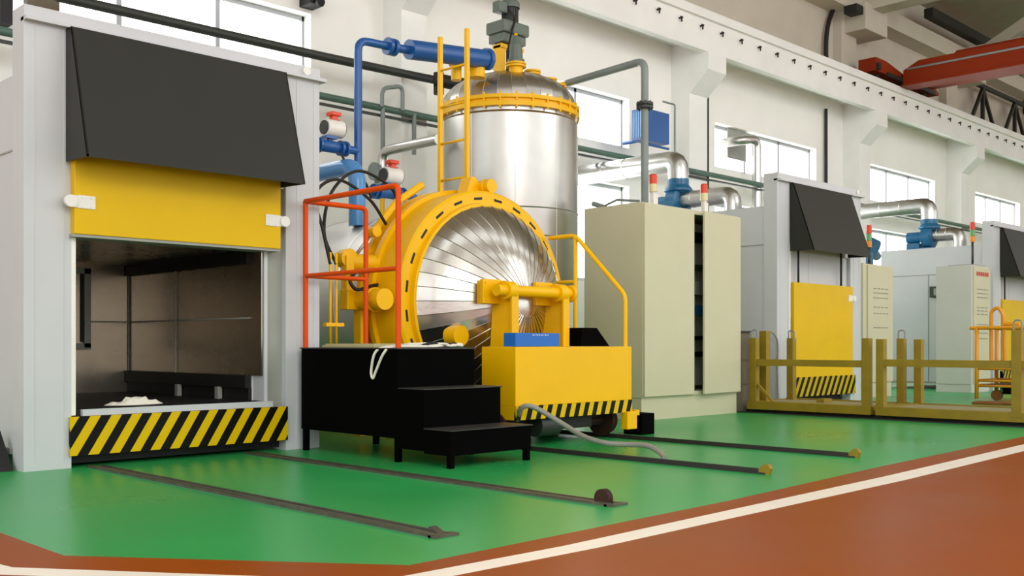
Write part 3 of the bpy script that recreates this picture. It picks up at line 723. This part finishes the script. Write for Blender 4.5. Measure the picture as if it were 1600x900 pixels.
# ------------------------------------------------------------ pipework left of the tank
def flange(b, p, ax, r, t=.02): 
    b.lathe([(0, -t), (r, -t), (r, t), (0, t)], p, ax, 20)
R = thing('blue_pipe', 'tall dark blue pipe rising to a fat blue header above the tank', 'pipe', (6.33, 8.6, 2.1))
B().pipe([(6.33, 8.6, 2.08), (6.33, 8.6, 3.97), (6.85, 8.6, 3.99)], .042, .12).link('riser', 'blue', R)
b = B().cyl((6.85, 8.6, 3.99), (7.0, 8.6, 4.0), .045, 16); flange(b, (6.72, 8.6, 3.985), 'X', .09); flange(b, (6.79, 8.6, 3.985), 'X', .09); b.link('flange_joint', 'blue', R)
b = B(); P0, P1 = Vector((6.98, 8.58, 4.0)), Vector((8.15, 8.58, 4.12)); b.tube([P0, P0 + (P1 - P0) * .03, P0 + (P1 - P0) * .97, P1], .105, 28); b.link('header', 'blue', R)
b = B(); b.tube([P1 - (P1 - P0).normalized() * .05, P1], .125, 28); b.link('end_flange', 'blue', R)
R = thing('insulated_elbow_pipe', 'thick light blue elbow pipe coming down on the vessel', 'pipe', (6.1, 8.5, 2.1))
B().pipe([(6.1, 10.8, 2.62), (6.1, 8.3, 2.62), (6.1, 8.3, 2.02)], .085, .2, 20).link('pipe_run', 'bluel', R)
B().pipe([(5.95, 10.5, 2.42), (5.95, 8.9, 2.42), (5.95, 8.9, 2.3)], .05, .1).link('branch_pipe', 'bluel', R)
def flow_meter(x, z, label, x0, x1, down=None):
    Y = 8.6; R = thing('flow_meter', label, 'flow meter', (x, Y, z), 'white flow meters on blue pipes')
    b = B()
    if down: b.pipe([(x0, Y, z), (x1, Y, z), (x1, Y, down)], .042, .12)
    else: b.tube([(x0, Y, z), (x1, Y, z)], .042, 16)
    for q in (-.19, -.13, .13, .19): flange(b, (x + q, Y, z), 'X', .078, .012)
    b.lathe([(.05, -.1), (.06, -.08), (.06, .08), (.05, .1)], (x, Y, z), 'X', 20); b.cyl((x, Y, z), (x, Y, z + .12), .025, 12); b.box(x - .07, x + .07, Y - .05, Y + .05, z + .075, z + .10)
    b.link('pipe_section', 'blue', R)
    h = B().cyl((x - .06, Y, z + .185), (x + .14, Y, z + .185), .088, 28).link('meter_head', 'white', R)
    B().cyl((x - .075, Y, z + .185), (x - .06, Y, z + .185), .07, 24).link('head_cover', 'bpipe', h); B().cyl((x + .14, Y, z + .185), (x + .152, Y, z + .185), .08, 24).link('head_cover', 'bpipe', h)
    b = B().box(x - .01, x + .11, Y - .05, Y + .05, z + .31, z + .35, .008).box(x + .02, x + .08, Y - .03, Y + .03, z + .27, z + .31).box(x, x + .1, Y - .04, Y + .04, z + .268, z + .28); b.link('red_connector', 'redcap', R)
    return R
flow_meter(5.98, 2.83, 'white flow meter with red cap beside the tall blue pipe, upper one', 5.2, 6.32)
flow_meter(6.72, 2.44, 'white flow meter with red cap just above the vessel, lower one', 6.28, 7.12, 2.05)
tag(B().curve([(6.05, 8.5, 2.75), (6.12, 8.45, 2.6), (6.3, 8.45, 2.5), (6.42, 8.5, 2.35)], .012, 8).link('signal_cable', 'blackr'), 'thin black cable hanging from the upper flow meter', 'cable')
R = thing('silver_pipe', 'shiny insulated pipe bending down left of the tank', 'pipe', (7.8, 9.6, 3.2))
B().pipe([(7.8, 9.05, 3.22), (7.8, 10.1, 3.22), (7.8, 10.1, 2.65)], .06, .14, 18).link('pipe_run', 'steel2', R)
b = B(); flange(b, (7.8, 10.1, 2.85), 'Z', .1); b.cyl((7.62, 10.05, 2.95), (7.66, 10.05, 2.95), .11, 20); b.link('flange_joint', 'spipe', R)
B().tube([(7.8, 10.1, 2.9), (7.8, 10.1, 2.1)], .03).link('yellow_stub', 'yel2', R)

# insulated vent pipe right of tank
o = B().pipe([(9.40, 9.2, 3.86), (9.80, 9.3, 3.86), (9.80, 9.3, 3.45), (9.60, 9.2, 3.2)], .06, .16, 16).link('overflow_pipe', 'steel2'); tag(o, 'shiny bent pipe hugging the right side of the tank top', 'pipe')

# green grey pipe over the cabinet
R = thing('grey_green_pipe', 'grey-green pipe arching from the tank top down to the cabinet', 'pipe', (9.6, 8.0, 2.43))
B().pipe([(9.6, 8.67, 4.12), (9.6, 7.45, 4.17), (9.6, 7.45, 2.5)], .045, .12, 16).link('pipe_run', 'spipe', R)
b = B(); flange(b, (9.6, 7.45, 3.66), 'Z', .10, .014); flange(b, (9.6, 7.45, 3.62), 'Z', .10, .014)
for k in range(8): b.cyl((9.6 + .08 * math.cos(k * PI / 4), 7.45 + .08 * math.sin(k * PI / 4), 3.59), (9.6 + .08 * math.cos(k * PI / 4), 7.45 + .08 * math.sin(k * PI / 4), 3.69), .01, 6)
b.link('flange_joint', 'bpipe', R)
B().box(9.55, 9.65, 7.40, 7.50, 2.43, 2.5).link('base_socket', 'spipe', R)

# blue unit heater on the wall
R = thing('unit_heater', 'blue fan heater hung on the wall left of a column', 'heater', (13.2, 10.4, 4.1))
a = at('Y', 10.3, 1008, 178); c = at('Y', 10.3, 1046, 178)
B().box(a.x, c.x, 10.3, 10.58, 4.17, 4.68, .01).link('casing', 'blue', R)
b = B()
for k in range(5): b.box(a.x - .008, a.x, 10.33 + k * .045, 10.355 + k * .045, 4.22, 4.63)
b.link('louvre', 'bluel', R)
B().tube([(a.x, 10.32, 4.10), (c.x, 10.32, 4.10)], .02).tube([(a.x + .3, 10.5, 3.7), (a.x + .3, 10.5, 4.17)], .03).tube([(c.x - .1, 10.55, 4.3), (c.x - .1, 11.2, 4.3)], .03).link('bracket', 'blue', R)
tag(B().pipe([(a.x + .45, 10.28, 4.85), (c.x + .12, 10.28, 4.85), (c.x + .12, 10.28, 3.93), (c.x + .12, 10.72, 3.93)], .016, .03).link('heater_pipe', 'spipe'), 'thin grey pipe bent around the blue heater', 'pipe')

# ------------------------------------------------------------ ventilation on ovens
def fan_set(x, yf, yo, yw, z0, label):
    R = thing('exhaust_fan', label, 'fan', (x, yf, z0), 'blue exhaust fans on oven roofs')
    zf = z0 + .28
    b = B().lathe([(0, -.10), (.20, -.10), (.23, -.08), (.23, .08), (.20, .10), (0, .10)], (x, yf, zf), 'Y', 32)
    b.box(x - .15, x + .15, yf - .12, yf + .12, z0, z0 + .06); b.link('fan_casing', 'teal', R)
    B().lathe([(.15, z0 + .40), (.21, z0 + .44), (.21, z0 + .47), (.16, z0 + .53), (.155, z0 + .62)], (x, yf, 0), 'Z', 28).link('reducer', 'teal', R)
    B().cyl((x, yf + .10, zf), (x, yf + .42, zf), .11, 20).box(x - .12, x + .12, yf + .15, yf + .4, z0, z0 + .16).link('fan_motor', 'teal', R)
    return R
def ducts(x, yf, yo, yw, z0, l1, l2):
    zt = z0 + .9
    b = B().pipe([(x, yf, z0 + .60), (x, yf, zt), (x, yw, zt)], .155, .30, 24, 4)
    y = yf + .55
    while y < yw - .2: b.lathe([(.155, y - .006), (.161, y), (.155, y + .006)], (x, 0, zt), 'Y', 24); y += .42
    tag(b.link('supply_duct', 'duct'), l1, 'duct')
    b = B().pipe([(x, yf - .08, z0 + .30), (x, yo, z0 + .30), (x, yo, z0 + .0)], .125, .28, 24, 4)
    for q in (.3, .6): b.lathe([(.125, -.006), (.131, 0), (.125, .006)], (x, yf + (yo - yf) * q, z0 + .30), 'Y', 24)
    tag(b.link('outlet_duct', 'duct'), l2, 'duct')
fan_set(12.6, 9.15, 8.2, 11.15, 2.69, 'blue exhaust fan on the oven roof behind the beige cabinet')
ducts(12.6, 9.15, 8.2, 11.15, 2.69, 'fat silver duct from the wall bending down behind the beige cabinet', 'silver elbow duct just above the beige cabinet, right of the blue fan')
fan_set(20.15, 8.6, 8.0, 11.15, 2.69, 'blue exhaust fan on the roof of the farthest oven')
ducts(20.15, 8.6, 8.0, 11.15, 2.69, 'long silver duct leading to the farthest blue fan', 'short silver elbow duct right of the farthest blue fan')
# small blue fan behind second control cabinet
b = B().cyl((17.22, 8.3, 2.52), (17.22, 8.45, 2.60), .16, 24); b.cyl((17.1, 8.35, 0), (17.1, 8.35, 2.45), .07, 16); b.tube([(17.3, 8.4, 2.52), (17.9, 8.6, 2.45)], .08, 16)
tag(b.link('booster_fan', 'teal'), 'small tilted blue fan behind the narrow cream cabinet', 'fan')
# white exhaust pipe and grey plate at window
a = at('Y', 11.0, 1152, 222); c = at('Y', 11.0, 1172, 330)
o = B().pipe([(a.x - .1, 11.3, a.z), (a.x - .1, 10.85, a.z), (c.x, 10.85, a.z + .1), (c.x, 10.85, 2.8)], .09, .2, 18).link('wall_exhaust_pipe', 'duct'); tag(o, 'thin silver exhaust pipe bending out of the window down the wall', 'pipe')
p0 = at('Y', WY + .1, 1137, 200); p1 = at('Y', WY + .1, 1166, 235)
tag(B().box(p0.x, p1.x, WY + .1, WY + .13, 4.5, 5.09).link('blanking_plate', 'ovendk'), 'grey metal plate filling part of the window around the exhaust pipe', 'plate')

# ------------------------------------------------------------ control cabinets
R = thing('control_cabinet', 'large beige double-door control cabinet, right door ajar', 'cabinet', (10.04, 7.5, 0))
c0, c1, y0, y1, zt = 9.08, 11.0, 7.08, 7.93, 2.43
B().box(c0 + .01, c1 - .01, y0 + .02, y1, 0, .255).link('plinth', 'cab', R)
b = B(); b.box(c0, c0 + .03, y0, y1, .255, zt).box(c1 - .03, c1, y0, y1, .255, zt).box(c0 + .03, c1 - .03, y1 - .03, y1, .255, zt).box(c0 + .03, c1 - .03, y0, y1 - .03, zt - .05, zt).box(c0 + .03, c1 - .03, y0, y1 - .03, .255, .3)
b.box(10.03, 10.06, y0, y0 + .05, .3, zt - .05); b.link('carcass', 'cab', R)
B().box(c0 + .01, 10.03, y0 - .03, y0, .265, zt - .01, .006).link('door', 'cab', R)
hinge = Vector((c1 + .01, y0, 0)); bb = B(); bb.box(hinge.x - .86, hinge.x, y0 - .03, y0, .265, zt - .01, .006)
bmesh.ops.rotate(bb.bm, verts=bb.bm.verts, cent=hinge, matrix=Matrix.Rotation(math.radians(4), 3, 'Z')); bb.link('door', 'cab', R)
B().box(10.06, 10.9, y0 + .30, y0 + .33, .35, zt - .1).link('mounting_plate', 'cabl', R)
for z, h, m in ((2.1, .1, 'black'), (1.75, .06, 'screen'), (1.45, .16, 'ovendk'), (1.2, .12, 'teal'), (.9, .05, 'black'), (.7, .06, 'black')):
    B().box(10.10, 10.75, y0 + .15, y0 + .30, z, z + h).link('component', m, R)
B().curve([(10.12, y0 + .12, 1.2), (10.16, y0 + .1, 1.1), (10.12, y0 + .12, 1.0), (10.2, y0 + .14, .92)], .01, 6).link('wiring', 'black', R)
# signal beacons on cabinet
def beacon(x, y, z, label):
    R = thing('warning_beacon', label, 'beacon', (x, y, z), 'orange beacons on the beige cabinet')
    B().box(x - .025, x + .025, y - .025, y + .025, z, z + .17).box(x + .03, x + .09, y, y + .05, z, z + .15).link('post', 'white', R)
    B().cyl((x, y, z + .17), (x, y, z + .26), .046, 20).link('base', 'cream', R)
    B().lathe([(.045, z + .26), (.045, z + .36), (.03, z + .375), (0, z + .375)], (x, y, 0), 'Z', 20).link('lens', 'redcap', R)
beacon(9.50, 7.25, 2.43, 'orange warning beacon on the beige cabinet, left one')
a = at('Y', 7.25, 1100, 300)
beacon(a.x, 7.25, 2.43, 'orange warning beacon on the beige cabinet above the open door')
tag(B().tube([(9.2, 7.75, 2.45), (9.15, 7.5, 2.5), (9.12, 7.15, 2.45)], .014).cyl((9.2, 7.9, 2.5), (9.2, 7.75, 2.45), .03, 10).link('loose_bracket', 'spipe'), 'thin grey rod lying on the beige cabinet top', 'rod')

def print_lines(root, x0, x1, y, rows):
    b = B()
    for z, k in rows:
        n_ = k; w = (x1 - x0) / n_
        for i in range(n_): b.box(x0 + i * w, x0 + i * w + w * .7, y - .003, y - .001, z - .008, z + .008)
    b.link('printed_lines', 'greytxt', root)
R = thing('narrow_cabinet', 'narrow cream control cabinet right of the middle oven', 'cabinet', (16.0, 8.0, 0))
B().box(15.55, 16.45, 7.65, 8.3, 0, .22).link('plinth', 'cab', R)
B().box(15.5, 16.5, 7.67, 8.3, .22, 2.14, .005).link('cabinet_body', 'cab', R)
B().box(15.62, 16.5, 7.645, 7.67, .24, 2.12, .005).link('door', 'cab', R)
print_lines(R, 15.8, 16.35, 7.644, [(1.75, 4), (1.68, 6), (1.60, 6), (1.45, 4), (1.35, 5), (1.12, 6)])
def signal_tower(x, y, z, label, h=.15):
    R = thing('signal_tower', label, 'signal light', (x, y, z), 'stacked signal lights on cabinets')
    B().cyl((x, y, z), (x, y, z + h), .02, 10).box(x - .05, x + .05, y - .05, y + .05, z, z + .02).link('pole', 'bpipe', R)
    for k, m in enumerate(('ambercap', 'greencap', 'redcap')): B().cyl((x, y, z + h + k * .11), (x, y, z + h + k * .11 + .105), .045, 16).link('lamp_segment', m, R)
    B().cyl((x, y, z + h + .33), (x, y, z + h + .36), .04, 16).link('cap', 'redcap', R)
signal_tower(15.86, 7.75, 2.14, 'red, green and amber signal tower on the narrow cream cabinet', .28)
R = thing('tall_grey_cabinet', 'pale grey control cabinet with printed front near the farthest oven', 'cabinet', (18.8, 7.6, 0))
B().box(18.38, 19.2, 7.1, 7.72, 0, 2.24, .006).link('cabinet_body', 'cabl', R)
B().box(18.45, 19.2, 7.08, 7.1, .15, 2.22, .004).link('door', 'cab', R)
B().box(18.376, 18.38, 7.12, 7.7, .14, .15).link('base_joint', 'ovendk', R)
b = B()
for k in range(6): b.box(18.55 + k * .095, 18.62 + k * .095, 7.074, 7.078, 2.06, 2.13); b.box(18.57 + k * .095, 18.60 + k * .095, 7.072, 7.074, 2.08, 2.11)
b.link('red_heading', 'redtxt', R)
print_lines(R, 18.58, 19.1, 7.078, [(1.82, 5), (1.75, 7), (1.68, 7), (1.5, 3), (1.44, 3), (1.38, 3), (1.2, 5), (1.12, 5), (1.05, 6), (.95, 4)])
tag(B().box(18.6, 19.15, 7.15, 7.6, 2.24, 2.27, .004).link('metal_sheet', 'ovendk'), 'thin grey sheet lying on the pale grey cabinet', 'sheet')
signal_tower(18.95, 7.3, 2.27, 'red, green and amber signal tower on a tall pole on the grey cabinet', .42)
pn = B().box(19.47, 19.56, 8.0, 8.30, 1.74, 1.95, .004).link('display_panel', 'bpipe', far_oven, 'small dark display panel on the oven side')
B().box(19.462, 19.47, 8.04, 8.22, 1.78, 1.91).link('screen', 'ovendk', pn)

# ------------------------------------------------------------ platform cars with yellow posts
def post(R, x, y, ztop, loop=False, w=.045):
    b = B().box(x - w, x + w, y - w, y + w, .10, ztop, .004); b.box(x - w - .01, x + w + .01, y - w - .01, y + w + .01, .1, .15)
    p = b.link('post', 'yeld', R)
    if loop: B().pipe([(x, y - .04, ztop - .05), (x, y - .04, ztop + .10), (x, y + .04, ztop + .10), (x, y + .04, ztop - .05)], .010, .035, 8).link('lifting_loop', 'hose', p)
R = thing('platform_car', 'low yellow platform car with posts in front of the middle oven', 'platform car', (11.7, 6.25, 0), 'yellow platform cars')
def car(R, ya, yb, open_):
    B().box(11.16, 11.26, ya, yb, .045, .145, .004).link('front_beam', 'yeld', R)
    B().box(12.14, 12.24, ya, yb, .045, .145, .004).link('rear_beam', 'yeld', R)
    B().box(11.26, 12.14, ya, ya + .08, .045, .14).box(11.26, 12.14, yb - .08, yb, .045, .14).link('cross_beam', 'yeld', R)
    B().box(11.26, 12.14, ya + .02, yb - .02, .12, .132).link('deck', 'deck', R)
    for y in (ya + .3, yb - .3):
        for x in (11.35, 12.05): B().cyl((x - .03, y, .07), (x + .03, y, .07), .045, 14).link('wheel', 'rust', R)
car(R, 5.44, 7.06, True)
post(R, 11.21, 6.98, .93, True); post(R, 11.21, 5.50, .92); post(R, 12.17, 5.53, .92, True); post(R, 12.05, 6.95, .93, True)
post(R, 11.5, 7.01, 1.02, False, .05)
B().box(11.18, 11.24, 5.5, 6.98, .585, .665).link('guard_rail', 'yeld', R)
B().bar((11.21, 6.93, .35), (11.21, 6.72, .14), .03).link('brace', 'yeld', R)
B().box(11.6, 11.8, 6.25, 6.35, .132, .18).link('stop_block', 'yeld', R)
R = thing('platform_car', 'low yellow platform car with posts at the right edge', 'platform car', (11.7, 4.5, 0), 'yellow platform cars')
car(R, 3.70, 5.38, False)
post(R, 11.21, 5.33, .91); post(R, 12.2, 5.33, .91); post(R, 11.21, 3.86, 1.0, True, .05)
B().box(11.18, 11.24, 3.0, 5.33, .60, .68).link('guard_rail', 'yeld', R)
for i, x in enumerate((11.33, 12.05)):
    o = B().box(x - .02, x + .02, 2.6, 7.9, 0, .03).link('car_rail', 'steelblk'); tag(o, ['dark floor rail under the front edge of the platform cars', 'dark floor rail under the rear edge of the platform cars'][i], 'rail')
tag(B().box(11.10, 11.16, 3.3, 7.4, 0.0, .012).link('rail_edging', 'steelblk'), 'black strip on the green floor along the platform cars', 'strip')
# brown board leaning behind cabinet and cars
R = thing('storage_crate', 'grey-brown crate behind the platform car post, beside the cabinet', 'crate', (11.6, 7.3, 0))
B().box(11.08, 11.40, 7.16, 8.0, .0, 1.0, .01).link('crate_body', 'board', R)
B().box(11.06, 11.42, 7.14, 8.02, 1.0, 1.02).link('lid', 'bpipe', R)
for z in (.35, .65): B().box(11.08, 11.40, 7.15, 7.16, z, z + .03).link('batten', 'board', R)
tag(B().curve([(11.5, 7.05, 1.0), (11.75, 7.1, 1.02), (11.95, 7.1, .9), (11.99, 7.12, .5), (11.98, 7.1, .05)], .011, 6).link('loose_cable', 'hose'), 'thin grey cable hanging beside the first car post', 'cable')
tag(B().box(8.70, 8.92, 6.86, 7.02, 0, .05, .02).link('green_block', 'gpipe'), 'small green block at the foot of the beige cabinet', 'block')
tag(B().box(7.66, 7.86, 5.98, 6.2, 0, .20, .01).box(7.6, 7.66, 6.0, 6.1, .12, .22).link('black_box', 'black'), 'small black box on the floor right of the yellow cart', 'box')

# ------------------------------------------------------------ yellow orange tool trolley
R = thing('tool_trolley', 'orange-yellow tube trolley with shelves before the farthest oven', 'trolley', (16.5, 5.7, 0))
tx0, tx1, ty0, ty1 = 16.1, 16.9, 4.9, 6.14
for x in (tx0, tx1):
    for y in (ty0, ty1): B().tube([(x, y, .02), (x, y, 1.10)], .03, 10).link('corner_post', 'yelo', R)
B().tube([(tx0, ty0 - .1, 1.10), (tx0, ty1 + .1, 1.10)], .028).tube([(tx1, ty0, 1.10), (tx1, ty1, 1.10)], .028).tube([(tx0, ty1, 1.1), (tx1, ty1, 1.1)], .02).link('top_rail', 'yelo', R)
for z in (.22, .30, .48, .58):
    B().tube([(tx0, ty0, z), (tx0, ty1, z)], .02, 8).tube([(tx1, ty0, z), (tx1, ty1, z)], .02, 8).tube([(tx0, ty1, z), (tx1, ty1, z)], .02, 8).link('shelf_rail', 'yelo', R)
for z in (.22, .47): B().box(tx0, tx1, ty0, ty1, z, z + .015).link('shelf', 'matted', R)
for y in (ty0 + .2, ty1 - .25): B().cyl((tx0 + .1, y, .08), (tx0 + .16, y, .08), .08, 18).link('wheel', 'matted', R)
b = B().pipe([(16.3, 6.0, .5), (16.3, 6.0, 1.36), (16.3, 5.9, 1.42), (16.3, 5.82, 1.30), (16.3, 5.8, .5)], .028, .08, 10); b.tube([(16.3, 5.8, 1.16), (16.3, 5.6, 1.14)], .035); b.link('handle', 'yelo', R)
b = B().pipe([(16.4, 5.2, .5), (16.4, 5.2, 1.3), (16.4, 5.05, 1.35), (16.4, 5.0, .6)], .035, .08, 10); b.link('handle', 'yelo', R)
B().box(16.2, 16.8, 5.0, 5.8, .1, .2).link('chassis', 'black', R)
b = B().prism([(14.9, 5.75), (15.3, 5.8), (15.5, 5.3), (15.3, 4.6), (14.95, 4.8)], 'Z', 0, .035); tag(b.link('floor_mat', 'matted'), 'orange-brown mat lying on the floor before the trolley', 'mat')
